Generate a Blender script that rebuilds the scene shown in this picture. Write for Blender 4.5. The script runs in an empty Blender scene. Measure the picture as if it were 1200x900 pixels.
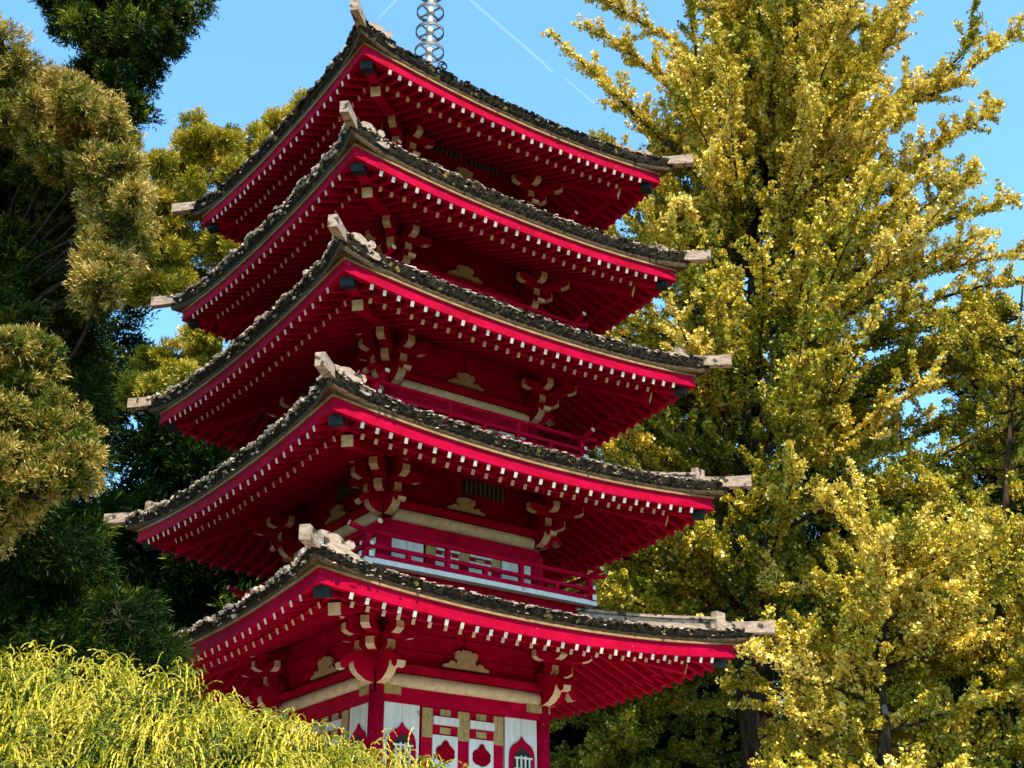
import bpy, math, random
import numpy as np
from mathutils import Vector, Matrix

rng = np.random.default_rng(11)
random.seed(5)
scene = bpy.context.scene
COL = scene.collection

# ------------------------------------------------------------------ camera
YAW, PITCH, ROLL = math.radians(35.995), math.radians(24.935), math.radians(-0.282)
CAM = np.array([-8.912, -14.5615, 0.1055])
FPX = 1504.08                                   # focal length for a 1200 px wide frame
fw = np.array([math.sin(YAW) * math.cos(PITCH), math.cos(YAW) * math.cos(PITCH), math.sin(PITCH)])
r0 = np.array([math.cos(YAW), -math.sin(YAW), 0.0])
u0 = np.cross(r0, fw)
rt = r0 * math.cos(ROLL) + u0 * math.sin(ROLL)
up = -r0 * math.sin(ROLL) + u0 * math.cos(ROLL)
FH = np.array([math.sin(YAW), math.cos(YAW), 0.0])


def at(px, py, D):
    """Point seen at photo pixel (px, py), D metres ahead of the camera on the ground plan."""
    v = fw + rt * (px - 600) / FPX - up * (py - 450) / FPX
    return CAM + v * (D / (v @ FH))


cam_data = bpy.data.cameras.new("camera")
cam_data.sensor_width = 36.0
cam_data.lens = FPX / 1200 * 36.0
cam_data.clip_end = 5000
cam_data.clip_start = 0.05
cam = bpy.data.objects.new("camera", cam_data)
M = Matrix(((rt[0], up[0], -fw[0], CAM[0]), (rt[1], up[1], -fw[1], CAM[1]), (rt[2], up[2], -fw[2], CAM[2]), (0, 0, 0, 1)))
cam.matrix_world = M
COL.objects.link(cam)
scene.camera = cam

# ------------------------------------------------------------------ light
SUN = np.array([-0.13, -0.52, 1.0])
SUN = SUN / np.linalg.norm(SUN)
sun_el = math.asin(SUN[2])
sun_rot = math.atan2(SUN[0], SUN[1])
world = bpy.data.worlds.new("World")
scene.world = world
world.use_nodes = True
nt = world.node_tree
nt.nodes.clear()
sky = nt.nodes.new("ShaderNodeTexSky")
sky.sky_type = 'NISHITA'
sky.sun_disc = False
sky.sun_elevation = sun_el
sky.sun_rotation = sun_rot
sky.air_density = 1.0
sky.dust_density = 0.6
sky.ozone_density = 1.0
tint = nt.nodes.new("ShaderNodeMix")
tint.data_type = 'RGBA'
tint.blend_type = 'MULTIPLY'
tint.inputs[0].default_value = 1.0
nt.links.new(sky.outputs[0], tint.inputs[6])
tint.inputs[7].default_value = (0.85, 1.30, 1.36, 1)
bg = nt.nodes.new("ShaderNodeBackground")
bg.inputs[1].default_value = 0.15
wo = nt.nodes.new("ShaderNodeOutputWorld")
nt.links.new(tint.outputs[2], bg.inputs[0])
nt.links.new(bg.outputs[0], wo.inputs[0])
sd = bpy.data.lights.new("sun", 'SUN')
sd.energy = 5.0
sd.angle = math.radians(0.5)
sd.color = (1.0, 0.91, 0.77)
so = bpy.data.objects.new("sun", sd)
so.rotation_euler = Vector(SUN).to_track_quat('Z', 'Y').to_euler()
so.location = (0, 0, 40)
COL.objects.link(so)
vs = scene.view_settings
vs.view_transform = 'Standard'
vs.look = 'None'
vs.gamma = 1.0
vs.use_curve_mapping = False
vs.exposure = 1.1
cy = scene.cycles
cy.max_bounces = 6
cy.diffuse_bounces = 4
cy.glossy_bounces = 2
cy.transmission_bounces = 3
cy.transparent_max_bounces = 4
cy.caustics_reflective = False
cy.caustics_refractive = False


# ------------------------------------------------------------------ materials
def new_mat(name):
    m = bpy.data.materials.new(name)
    m.use_nodes = True
    m.node_tree.nodes.clear()
    return m


def paint(name, c1, c2, scale=6.0, rough=0.5, bump=0.0, spec=0.4, stretch=(1, 1, 1), ramp=(0.35, 0.65), detail=6.0, spots=None):
    """Principled with noise between two colours; spots = (colour, scale, threshold)."""
    m = new_mat(name)
    n = m.node_tree.nodes
    L = m.node_tree.links
    out = n.new("ShaderNodeOutputMaterial")
    p = n.new("ShaderNodeBsdfPrincipled")
    tc = n.new("ShaderNodeTexCoord")
    mp = n.new("ShaderNodeMapping")
    mp.inputs['Scale'].default_value = stretch
    L.new(tc.outputs['Object'], mp.inputs[0])
    no = n.new("ShaderNodeTexNoise")
    no.inputs['Scale'].default_value = scale
    no.inputs['Detail'].default_value = detail
    no.inputs['Roughness'].default_value = 0.65
    L.new(mp.outputs[0], no.inputs['Vector'])
    cr = n.new("ShaderNodeValToRGB")
    cr.color_ramp.elements[0].position = ramp[0]
    cr.color_ramp.elements[1].position = ramp[1]
    cr.color_ramp.elements[0].color = (*c1, 1)
    cr.color_ramp.elements[1].color = (*c2, 1)
    L.new(no.outputs[0], cr.inputs[0])
    col = cr.outputs[0]
    if spots:
        n2 = n.new("ShaderNodeTexNoise")
        n2.inputs['Scale'].default_value = spots[1]
        n2.inputs['Detail'].default_value = 4
        L.new(tc.outputs['Object'], n2.inputs['Vector'])
        r2 = n.new("ShaderNodeValToRGB")
        r2.color_ramp.elements[0].position = spots[2]
        r2.color_ramp.elements[1].position = spots[2] + 0.05
        L.new(n2.outputs[0], r2.inputs[0])
        mx = n.new("ShaderNodeMix")
        mx.data_type = 'RGBA'
        L.new(r2.outputs[0], mx.inputs[0])
        L.new(col, mx.inputs[6])
        mx.inputs[7].default_value = (*spots[0], 1)
        col = mx.outputs[2]
    L.new(col, p.inputs['Base Color'])
    p.inputs['Roughness'].default_value = rough
    p.inputs['Specular IOR Level'].default_value = spec
    if bump:
        b = n.new("ShaderNodeBump")
        b.inputs['Strength'].default_value = bump
        b.inputs['Distance'].default_value = 0.02
        L.new(no.outputs[0], b.inputs['Height'])
        L.new(b.outputs[0], p.inputs['Normal'])
    L.new(p.outputs[0], out.inputs[0])
    return m


def leaf_mat(name, stops, trans=0.35, gloss=0.06, rough=0.45):
    """Foliage: colour from the per-leaf 'tint' attribute, diffuse + translucent + a little gloss."""
    m = new_mat(name)
    n = m.node_tree.nodes
    L = m.node_tree.links
    out = n.new("ShaderNodeOutputMaterial")
    a = n.new("ShaderNodeAttribute")
    a.attribute_name = "tint"
    cr = n.new("ShaderNodeValToRGB")
    els = cr.color_ramp.elements
    while len(els) < len(stops):
        els.new(0.5)
    for e, (pos, c) in zip(els, stops):
        e.position = pos
        e.color = (*c, 1)
    L.new(a.outputs['Fac'], cr.inputs[0])
    d = n.new("ShaderNodeBsdfDiffuse")
    t = n.new("ShaderNodeBsdfTranslucent")
    g = n.new("ShaderNodeBsdfGlossy")
    g.inputs['Roughness'].default_value = rough
    g.inputs['Color'].default_value = (1, 1, 1, 1)
    L.new(cr.outputs[0], d.inputs[0])
    L.new(cr.outputs[0], t.inputs[0])
    m1 = n.new("ShaderNodeMixShader")
    m1.inputs[0].default_value = trans
    L.new(d.outputs[0], m1.inputs[1])
    L.new(t.outputs[0], m1.inputs[2])
    m2 = n.new("ShaderNodeMixShader")
    m2.inputs[0].default_value = gloss
    L.new(m1.outputs[0], m2.inputs[1])
    L.new(g.outputs[0], m2.inputs[2])
    L.new(m2.outputs[0], out.inputs[0])
    return m


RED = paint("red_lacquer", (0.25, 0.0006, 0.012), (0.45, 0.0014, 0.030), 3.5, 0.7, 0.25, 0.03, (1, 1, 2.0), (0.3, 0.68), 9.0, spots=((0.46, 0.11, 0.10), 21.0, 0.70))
REDW = paint("shade_red_plank", (0.15, 0.0004, 0.005), (0.29, 0.0008, 0.011), 5.0, 0.75, 0.25, 0.02, (1, 1, 6), spots=((0.13, 0.006, 0.008), 7.0, 0.62))  # red darkened to paint in the shade on soffits and walls
CREAM = paint("cream_paint", (0.50, 0.34, 0.20), (0.66, 0.50, 0.33), 9.0, 0.7, 0.15, 0.1, spots=((0.36, 0.24, 0.14), 11.0, 0.66))
WHITE = paint("white_paint", (0.50, 0.46, 0.42), (0.66, 0.625, 0.585), 4.0, 0.7, 0.2, 0.1, (3, 3, 0.6), (0.3, 0.65), 9.0, spots=((0.36, 0.31, 0.26), 7.0, 0.66))
ENDS = paint("sunlit_end_paint", (0.62, 0.48, 0.36), (0.78, 0.64, 0.50), 12.0, 0.7, 0.1, 0.1, spots=((0.40, 0.22, 0.16), 16.0, 0.68))  # cream lightened to paint sunlight on the rafter ends
GOLD = paint("gold_leaf_wood", (0.16, 0.085, 0.018), (0.44, 0.28, 0.075), 18.0, 0.5, 0.3, 0.4, (2, 2, 0.7), (0.3, 0.65))
CARVED = paint("carved_cream_wood", (0.39, 0.27, 0.1275), (0.51, 0.39, 0.225), 10.0, 0.6, 0.2)
METAL = paint("dark_cap_metal", (0.008, 0.010, 0.014), (0.022, 0.026, 0.03), 10.0, 0.6, 0.1, 0.15)
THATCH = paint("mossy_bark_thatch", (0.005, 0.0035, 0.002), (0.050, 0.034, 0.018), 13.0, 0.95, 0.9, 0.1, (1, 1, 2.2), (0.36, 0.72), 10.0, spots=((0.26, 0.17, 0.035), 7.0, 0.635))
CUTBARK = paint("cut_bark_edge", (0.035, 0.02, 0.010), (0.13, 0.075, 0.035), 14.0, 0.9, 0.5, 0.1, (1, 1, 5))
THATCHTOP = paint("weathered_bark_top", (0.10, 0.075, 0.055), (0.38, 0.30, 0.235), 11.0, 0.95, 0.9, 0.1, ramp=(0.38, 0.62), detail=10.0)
CHIP = paint("pale_bark_chip", (0.16, 0.115, 0.075), (0.60, 0.46, 0.35), 12.0, 0.9, 0.6, 0.1, ramp=(0.34, 0.58))
CHIPD = paint("dark_bark_chip", (0.008, 0.006, 0.004), (0.075, 0.05, 0.032), 12.0, 0.9, 0.6, 0.1)
RIDGE = paint("weathered_ridge_board", (0.20, 0.135, 0.095), (0.46, 0.32, 0.23), 9.0, 0.8, 0.5, 0.08, (1, 1, 3), (0.32, 0.64), 9.0, spots=((0.05, 0.042, 0.034), 8.0, 0.575))
STRIP = paint("pale_eave_board", (0.22, 0.11, 0.045), (0.36, 0.20, 0.09), 7.0, 0.7, 0.2, 0.1)
STONE = paint("base_stone", (0.1632, 0.1564, 0.1428), (0.2856, 0.272, 0.2516), 3.0, 0.9, 0.4, 0.2)
DARK = paint("dark_opening", (0.008, 0.006, 0.006), (0.02, 0.014, 0.012), 4.0, 0.8)
SLATS = paint("dark_weathered_slat", (0.068, 0.051, 0.034), (0.1292, 0.102, 0.068), 9.0, 0.8, 0.2)
SPIREM = paint("spire_painted_metal", (0.3536, 0.34, 0.3196), (0.5032, 0.4896, 0.4624), 8.0, 0.5, 0.1, 0.5)
RINGM = paint("spire_ring_bronze", (0.05, 0.052, 0.052), (0.16, 0.165, 0.16), 8.0, 0.5, 0.1, 0.4)
BARK = paint("grey_brown_bark", (0.012, 0.008, 0.004), (0.075, 0.052, 0.032), 5.0, 0.95, 1.0, 0.05, (2, 2, 0.5), (0.36, 0.70), 9.0, spots=((0.17, 0.14, 0.11), 2.6, 0.63))  # pale spots paint sunlit patches on the trunk
BARKD = paint("dark_brown_bark", (0.015, 0.01, 0.007), (0.06, 0.0425, 0.03), 5.0, 0.95, 1.0, 0.1, (2, 2, 0.5))
SOIL = paint("leaf_littered_ground", (0.03, 0.03, 0.012), (0.10, 0.085, 0.04), 0.8, 0.95, 0.5, 0.1)
GRAVEL = paint("pale_gravel", (0.34, 0.31, 0.26), (0.50, 0.46, 0.40), 30.0, 0.95, 0.4, 0.1)


# ------------------------------------------------------------------ mesh helpers
class MB:
    def __init__(self):
        self.v, self.f, self.m = [], [], []

    def poly(self, pts, mi=0):
        b = len(self.v)
        self.v += [tuple(map(float, p)) for p in pts]
        self.f.append(tuple(range(b, b + len(pts))))
        self.m.append(mi)

    def hexa(self, p, mi=0, end=None):
        """8 points: bottom ring 0-3, top ring 4-7; end = {face index: material}."""
        b = len(self.v)
        self.v += [tuple(map(float, q)) for q in p]
        fs = [(3, 2, 1, 0), (4, 5, 6, 7), (0, 1, 5, 4), (1, 2, 6, 5), (2, 3, 7, 6), (3, 0, 4, 7)]
        for i, f in enumerate(fs):
            self.f.append(tuple(b + j for j in f))
            self.m.append(end.get(i, mi) if end else mi)

    def bar(self, p, q, w, h, mi=0, endm=None, startm=None, upv=(0, 0, 1), w2=None, h2=None):
        """Box beam from p to q."""
        p = np.array(p, float)
        q = np.array(q, float)
        d = q - p
        d /= np.linalg.norm(d)
        s = np.cross(d, upv)
        s /= np.linalg.norm(s)
        t = np.cross(s, d)
        w2 = w if w2 is None else w2
        h2 = h if h2 is None else h2
        a = [p - s * w / 2 - t * h / 2, p + s * w / 2 - t * h / 2, p + s * w / 2 + t * h / 2, p - s * w / 2 + t * h / 2]
        c = [q - s * w2 / 2 - t * h2 / 2, q + s * w2 / 2 - t * h2 / 2, q + s * w2 / 2 + t * h2 / 2, q - s * w2 / 2 + t * h2 / 2]
        e = {}
        if startm is not None:
            e[0] = startm
        if endm is not None:
            e[1] = endm
        self.hexa(a + c, mi, e)

    def box(self, x0, x1, y0, y1, z0, z1, mi=0):
        self.hexa([(x0, y0, z0), (x1, y0, z0), (x1, y1, z0), (x0, y1, z0), (x0, y0, z1), (x1, y0, z1), (x1, y1, z1), (x0, y1, z1)], mi)

    def tube(self, pts, rad, n=8, mi=0, cap=True, wob=0.0):
        pts = np.array(pts, float)
        rad = np.broadcast_to(np.array(rad, float), (len(pts),))
        d = np.gradient(pts, axis=0)
        d /= np.linalg.norm(d, axis=1)[:, None] + 1e-12
        ref = np.array([0, 0, 1.0]) if abs(d[:, 2]).mean() < 0.85 else np.array([1.0, 0, 0])
        b = len(self.v)
        for k in range(len(pts)):
            s = np.cross(d[k], ref)
            s /= np.linalg.norm(s) + 1e-12
            t = np.cross(s, d[k])
            for j in range(n):
                a = 2 * math.pi * j / n
                r = rad[k] * (1 + (wob * math.sin(3 * a + k * 0.7) + wob * 0.7 * math.sin(5 * a - k * 1.1 + 1) if wob else 0))
                self.v.append(tuple(pts[k] + (s * math.cos(a) + t * math.sin(a)) * r))
        for k in range(len(pts) - 1):
            for j in range(n):
                self.f.append((b + k * n + j, b + k * n + (j + 1) % n, b + (k + 1) * n + (j + 1) % n, b + (k + 1) * n + j))
                self.m.append(mi)
        if cap:
            self.f.append(tuple(b + j for j in range(n))[::-1])
            self.m.append(mi)
            e = b + (len(pts) - 1) * n
            self.f.append(tuple(e + j for j in range(n)))
            self.m.append(mi)

    def prism(self, prof, org, ax, thick, mi=0, edge=None):
        """Outline prof [(r,z)] in the vertical plane through org along ax, extruded sideways; edge = {edge index: material}."""
        ax = np.array(ax, float)
        ax /= np.linalg.norm(ax)
        s = np.array([-ax[1], ax[0], 0.0]) * thick / 2
        o = np.array(org, float)
        A = [o + ax * r + np.array([0, 0, z]) - s for r, z in prof]
        B = [o + ax * r + np.array([0, 0, z]) + s for r, z in prof]
        b = len(self.v)
        n = len(prof)
        self.v += [tuple(p) for p in A] + [tuple(p) for p in B]
        self.f.append(tuple(range(b, b + n)))
        self.m.append(mi)
        self.f.append(tuple(range(b + 2 * n - 1, b + n - 1, -1)))
        self.m.append(mi)
        for i in range(n):
            j = (i + 1) % n
            self.f.append((b + i, b + n + i, b + n + j, b + j))
            self.m.append(edge.get(i, mi) if edge else mi)

    def build(self, name, mats, parent=None, smooth=False):
        me = bpy.data.meshes.new(name)
        me.from_pydata(self.v, [], self.f)
        for m in (mats if isinstance(mats, (list, tuple)) else [mats]):
            me.materials.append(m)
        me.polygons.foreach_set("material_index", np.array(self.m, dtype=np.int32))
        if smooth:
            me.polygons.foreach_set("use_smooth", np.ones(len(self.f), dtype=bool))
        me.update()
        o = bpy.data.objects.new(name, me)
        COL.objects.link(o)
        if parent:
            o.parent = parent
            o.matrix_parent_inverse = Matrix.Translation(-Vector(parent_loc(parent)))
        return o


def parent_loc(o):
    p = Vector(o.location)
    return p if o.type == 'EMPTY' else Vector((0, 0, 0))


def empty(name, loc, label, cat, group=None, kind=None):
    o = bpy.data.objects.new(name, None)
    o.location = loc
    o.empty_display_size = 0.3
    COL.objects.link(o)
    o["label"] = label
    o["category"] = cat
    if group:
        o["group"] = group
    if kind:
        o["kind"] = kind
    return o


def tag(o, label, cat, group=None, kind=None):
    o["label"] = label
    o["category"] = cat
    if group:
        o["group"] = group
    if kind:
        o["kind"] = kind
    return o


def hsh(p, seed=0.0):
    """Cheap smooth 3D noise in about -1..1 (sum of rotated sines)."""
    x, y, z = p[..., 0], p[..., 1], p[..., 2]
    a = np.sin(x * 1.7 + y * 2.3 - z * 1.1 + seed) + np.sin(-x * 2.9 + y * 1.3 + z * 2.1 + seed * 1.7 + 1.3)
    b = np.sin(x * 4.1 - y * 3.7 + z * 3.3 + seed * 2.1) + np.sin(x * 3.1 + y * 5.3 - z * 4.7 + seed * 0.7)
    return (a + 0.6 * b) / 3.2


def unit(v):
    return v / (np.linalg.norm(v, axis=-1, keepdims=True) + 1e-12)


def leaf_obj(name, pos, d, n, ln, wd, tnt, mat, parent, fold=0.15, tip=1.0, mid=0.6, tri=False):
    """One mesh of leaf-sized faces: kites (or triangles) from pos along d with face normal n."""
    N = len(pos)
    d = unit(d)
    s = unit(np.cross(d, n))
    nn = np.cross(s, d)
    ln = np.broadcast_to(ln, (N,))[:, None]
    wd = np.broadcast_to(wd, (N,))[:, None]
    if tri:
        V = np.stack([pos - s * wd / 2, pos + s * wd / 2, pos + d * ln], 1)
        k = 3
    else:
        V = np.stack([pos, pos + d * ln * mid + s * wd / 2 + nn * wd * fold, pos + d * ln * tip, pos + d * ln * mid - s * wd / 2 + nn * wd * fold], 1)
        k = 4
    me = bpy.data.meshes.new(name)
    me.vertices.add(N * k)
    me.vertices.foreach_set("co", V.astype(np.float32).ravel())
    me.loops.add(N * k)
    me.loops.foreach_set("vertex_index", np.arange(N * k, dtype=np.int32))
    me.polygons.add(N)
    me.polygons.foreach_set("loop_start", np.arange(0, N * k, k, dtype=np.int32))
    me.update(calc_edges=True)
    at_ = me.attributes.new("tint", 'FLOAT', 'FACE')
    at_.data.foreach_set("value", np.clip(tnt, 0, 1).astype(np.float32))
    me.materials.append(mat)
    o = bpy.data.objects.new(name, me)
    COL.objects.link(o)
    if parent:
        o.parent = parent
        o.matrix_parent_inverse = Matrix.Translation(-Vector(parent.location))
    return o


def curve_pts(ctrl, n):
    """Catmull-Rom through control points."""
    c = np.array(ctrl, float)
    c = np.vstack([2 * c[0] - c[1], c, 2 * c[-1] - c[-2]])
    out = []
    segs = len(c) - 3
    for t in np.linspace(0, segs - 1e-6, n):
        k = int(t)
        f = t - k
        p0, p1, p2, p3 = c[k:k + 4]
        out.append(0.5 * ((2 * p1) + (-p0 + p2) * f + (2 * p0 - 5 * p1 + 4 * p2 - p3) * f * f + (-p0 + 3 * p1 - 3 * p2 + p3) * f ** 3))
    return np.array(out)


# ------------------------------------------------------------------ pagoda
A_ = [3.0, 2.9056, 2.8144, 2.6970, 2.5926]
Z_ = [4.0, 5.9979, 7.8294, 9.5582, 11.2682]
B_ = [1.224, 1.186, 1.148, 1.105, 1.06]
SAG = [0.185, 0.18, 0.165, 0.175, 0.19]
FLOORZ = [0.75] + [Z_[i] + 0.625 for i in range(4)]
RAILR = [None, 1.74, 1.70, 1.65, 1.60]


def rot(k, p):
    """Turn a point of the front side (normal -y) to side k (k=1: normal -x)."""
    x, y, z = p
    for _ in range(k % 4):
        x, y = y, -x
    return (x, y, z)


def S(k, u, v, z):
    return rot(k, (u, -v, z))


pagoda = empty("pagoda", (0, 0, 0.2), "red five storey wooden pagoda with mossy bark roofs and cream trim", "pagoda")


def zf(i, u):
    return Z_[i] - SAG[i] * (1 - np.abs(np.asarray(u, float) / A_[i]) ** 2.1)


# ---- foundation
fb = MB()
fb.box(-2.0, 2.0, -2.0, 2.0, -0.3, 0.55)
fb.box(-1.75, 1.75, -1.75, 1.75, 0.55, 0.75)
fb.build("foundation", STONE, pagoda)

RIM = [0.68, 0.88, 1.0, 1.08, 0.92]
for i in range(5):
    a, zc, b = A_[i], Z_[i], B_[i]
    top = i == 4
    rim = RIM[i]
    # ---------------- thatch
    nu, nt_ = 220, 14
    V = []
    F = []
    Mi = []
    rin = RAILR[i + 1] - 0.12 if not top else 0.16
    zin = FLOORZ[i + 1] - 0.26 if not top else 13.0
    for k in range(4):
        fr = np.linspace(-1, 1, nu + 1)
        rows = []
        # rim rows from bottom to top, then top surface rows going inwards
        for q, (dv, dz) in enumerate([(-0.10, 0.030), (0.002, 0.026), (0.012, 0.052), (0.016, 0.085), (0.032, 0.115), (0.042, 0.15), (0.05, 0.185), (0.045, 0.215), (0.015, 0.24), (-0.05, 0.25)]):
            flare = 0.13 * np.abs(fr) ** 10
            v = a + dv + (flare if q else 0)
            u = fr * v
            z = zf(i, u) + (0.026 + (dz - 0.026) * rim) * (1.0 + 0.10 * np.abs(fr) ** 6)
            rows.append(np.stack([u, -v * np.ones_like(u), z], 1))
        for t in np.linspace(0.06, 1, nt_):
            v = (a - 0.03) * (1 - t) + rin * t
            u = fr * v
            zed = zf(i, fr * a) + 0.026 + 0.224 * rim
            z = zed * (1 - t) + zin * t - 0.05 * math.sin(math.pi * t) * (1.6 if top else 1)
            rows.append(np.stack([u, -v * np.ones_like(u), z], 1))
        R_ = np.array(rows)
        nrow = len(rows)
        base = len(V)
        P = R_.reshape(-1, 3)
        Q = P.copy()
        for _ in range(k):
            Q = np.stack([Q[:, 1], -Q[:, 0], Q[:, 2]], 1)
        # ragged displacement (function of position, so the hips stay closed)
        rowi = np.repeat(np.arange(nrow), nu + 1)
        amp = np.where(rowi <= 2, 0.0, np.where(rowi < 4, 0.008, np.where(rowi < 6, 0.022, 0.034)))
        n1 = hsh(Q * 9.0, i * 3.1)
        n2 = hsh(Q * 26.0, i * 1.7)
        n3 = hsh(Q * 60.0, i * 1.1)
        rad = unit(np.stack([Q[:, 0], Q[:, 1], 0 * Q[:, 0]], 1))
        Q = Q + rad * (amp * (n1 * 0.6 + n2 * 0.6 + n3 * 0.6))[:, None]
        Q[:, 2] += amp * (n1 * 0.7 + n2 * 0.7 + n3 * 0.6)
        V += [tuple(x) for x in Q]
        for r in range(nrow - 1):
            for c in range(nu):
                p0 = base + r * (nu + 1) + c
                F.append((p0, p0 + 1, p0 + nu + 2, p0 + nu + 1))
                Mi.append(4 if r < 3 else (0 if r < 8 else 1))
    th = MB()
    th.v, th.f, th.m = V, F, Mi
    # bark chips along the rim: ragged, weathered; pale ones also paint the sunlit rim edge
    rr = random.Random(100 + i)
    for k in range(4):
        nchip = 640 if k == 1 else 460
        for c in range(nchip):
            f = rr.uniform(-1, 1)
            big = (k == 1 and rr.random() < 0.75) or (k == 3 and rr.random() < 0.6)
            sz = rr.uniform(0.035, 0.085) if big else rr.uniform(0.015, 0.038)
            if top:
                sz *= 1.15
            v = a + rr.uniform(0.0, 0.065) + 0.13 * abs(f) ** 10
            u = f * v
            zz = float(zf(i, u)) + 0.024 + rr.uniform(0.198, 0.238) * rim + (0.02 * math.sin(u * 9 + i) + 0.01 * math.sin(u * 23) if big else 0)
            if rr.random() < 0.16:
                zz -= rr.uniform(0.02, 0.13)
                v += 0.0
                sz *= 0.7
            pale = rr.random() < ((0.85 if big else 0.62) if not top else 0.12)
            c8 = []
            if big:
                ex = sz * rr.uniform(0.8, 1.7)
                ey = sz * rr.uniform(0.6, 1.0)
                ez = sz * rr.uniform(0.35, 0.75)
            else:
                ex = sz * rr.uniform(1.4, 3.2)
                ey = sz * rr.uniform(0.8, 1.5)
                ez = sz * rr.uniform(0.25, 0.55)
            yaw = rr.uniform(-0.35, 0.35)
            for sx, sy, szn in [(-1, -1, -1), (1, -1, -1), (1, 1, -1), (-1, 1, -1), (-1, -1, 1), (1, -1, 1), (1, 1, 1), (-1, 1, 1)]:
                x = sx * ex * rr.uniform(0.45, 1.1) * 0.5
                y = sy * ey * rr.uniform(0.55, 1.1) * 0.5
                z = szn * ez * rr.uniform(0.45, 1.2) * 0.5
                c8.append(S(k, u + x * math.cos(yaw) - y * math.sin(yaw), v - (x * math.sin(yaw) + y * math.cos(yaw)), zz + z))
            th.hexa(c8, 2 if pale else 3)
    roof = th.build("roof", [THATCH, THATCHTOP, CHIP, CHIPD, CUTBARK], pagoda)

    # ---------------- fascia, eave strip, soffit
    for k in range(4):
        fb = MB()
        st = MB()
        us = np.linspace(-a, a, 41)
        sf = MB()
        for j in range(40):
            ua, ub = us[j], us[j + 1]
            ea = 1 if j == 0 else 0
            eb = 1 if j == 39 else 0
            za, zb = float(zf(i, ua)), float(zf(i, ub))

            def seg(mb, v0, v1, d0, d1, mi=0):
                # mitre the ends at the corners
                ua0 = -v0 if ea else ua
                ua1 = -v1 if ea else ua
                ub0 = v0 if eb else ub
                ub1 = v1 if eb else ub
                mb.hexa([S(k, ua1, v1, za + d0), S(k, ub1, v1, zb + d0), S(k, ub0, v0, zb + d0), S(k, ua0, v0, za + d0),
                         S(k, ua1, v1, za + d1), S(k, ub1, v1, zb + d1), S(k, ub0, v0, zb + d1), S(k, ua0, v0, za + d1)], mi)
            seg(fb, a - 0.07, a - 0.012, -0.09, -0.002)
            seg(fb, a - 0.07, a, -0.158, -0.0905)
            seg(st, a - 0.06, a + 0.012, 0.0, 0.027)
        fb.build("fascia_board", RED, roof)
        st.build("eave_board", STRIP, roof)
        # soffit boarding (curved sheet with thickness from the thatch above)
        gv = [a - 0.05, a - 0.3, a - 0.56]
        fr = np.linspace(-1, 1, 41)

        def soff(v, u):
            zz = float(zf(i, min(max(u, -a), a)))
            return zz - 0.156 + 0.36 * (a - v)

        def soff2(v, u):
            zz = float(zf(i, min(max(u, -a), a)))
            return zz - 0.118 + 0.42 * (a - 0.36 - v)
        for (v0, v1, fn) in [(a - 0.05, a - 0.3, soff), (a - 0.3, a - 0.40, soff), (a - 0.39, a - 0.9, soff2), (a - 0.9, a - 1.3, soff2), (a - 1.3, b - 0.05, soff2)]:
            for j in range(40):
                p = []
                for (ff, vv) in [(fr[j], v0), (fr[j + 1], v0), (fr[j + 1], v1), (fr[j], v1)]:
                    p.append(S(k, ff * vv, vv, fn(vv, ff * vv)))
                sf.poly(p)
                sf.poly([(x, y, z + 0.02) for (x, y, z) in p][::-1])
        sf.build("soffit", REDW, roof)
        # kioi: the beam the flying rafters rest on
        kb = MB()
        v0, v1 = a - 0.42, a - 0.36
        us2 = np.linspace(-(a - 0.42), a - 0.42, 31)
        for j in range(30):
            ua, ub = us2[j], us2[j + 1]
            za, zb = float(zf(i, ua)), float(zf(i, ub))
            kb.hexa([S(k, ua, v1, za - 0.122), S(k, ub, v1, zb - 0.122), S(k, ub, v0, zb - 0.122), S(k, ua, v0, za - 0.122),
                     S(k, ua, v1, za - 0.02), S(k, ub, v1, zb - 0.02), S(k, ub, v0, zb - 0.02), S(k, ua, v0, za - 0.02)])
        kb.build("eave_beam", RED, roof)

# ---- rafters: the hundred that show largest are single parts, the rest one mesh
NR = 27
rest = MB()
single = 0
for i in range(5):
    a, b = A_[i], B_[i]
    for k in range(4):
        for j in range(NR):
            u = -(a - 0.405) + 2 * (a - 0.405) * j / (NR - 1)
            u += 0.008 * math.sin(j * 7.3 + i * 2 + k)
            z = float(zf(i, u)) - 0.196 + rng.normal(0, 0.003)
            ja = rng.normal(0, 0.006)
            vi = max(a - 0.46, abs(u) + 0.07)
            mb = MB() if (k == 0 and single < 100) else rest
            if vi < a - 0.1:
                mb.bar(S(k, u, vi, z + 0.36 * (a - 0.02 - vi)), S(k, u + rng.normal(0, 0.004), a - 0.02 + ja, z), 0.046, 0.068, 0, 1)
            if mb is not rest:
                mb.build("rafter", [RED, ENDS], pagoda)
                single += 1
            # base rafter below, further in
            ve = a - 0.355
            vi = max(b - 0.02, abs(u) + 0.07)
            if vi < ve - 0.05:
                zb_ = float(zf(i, u)) - 0.158
                rest.bar(S(k, u, vi, zb_ + 0.42 * (ve - vi)), S(k, u + rng.normal(0, 0.004), ve + ja, zb_ + rng.normal(0, 0.003)), 0.046, 0.066, 0, 1)
o = rest.build("rafters", [RED, ENDS], pagoda)
o["kind"] = "stuff"

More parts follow.
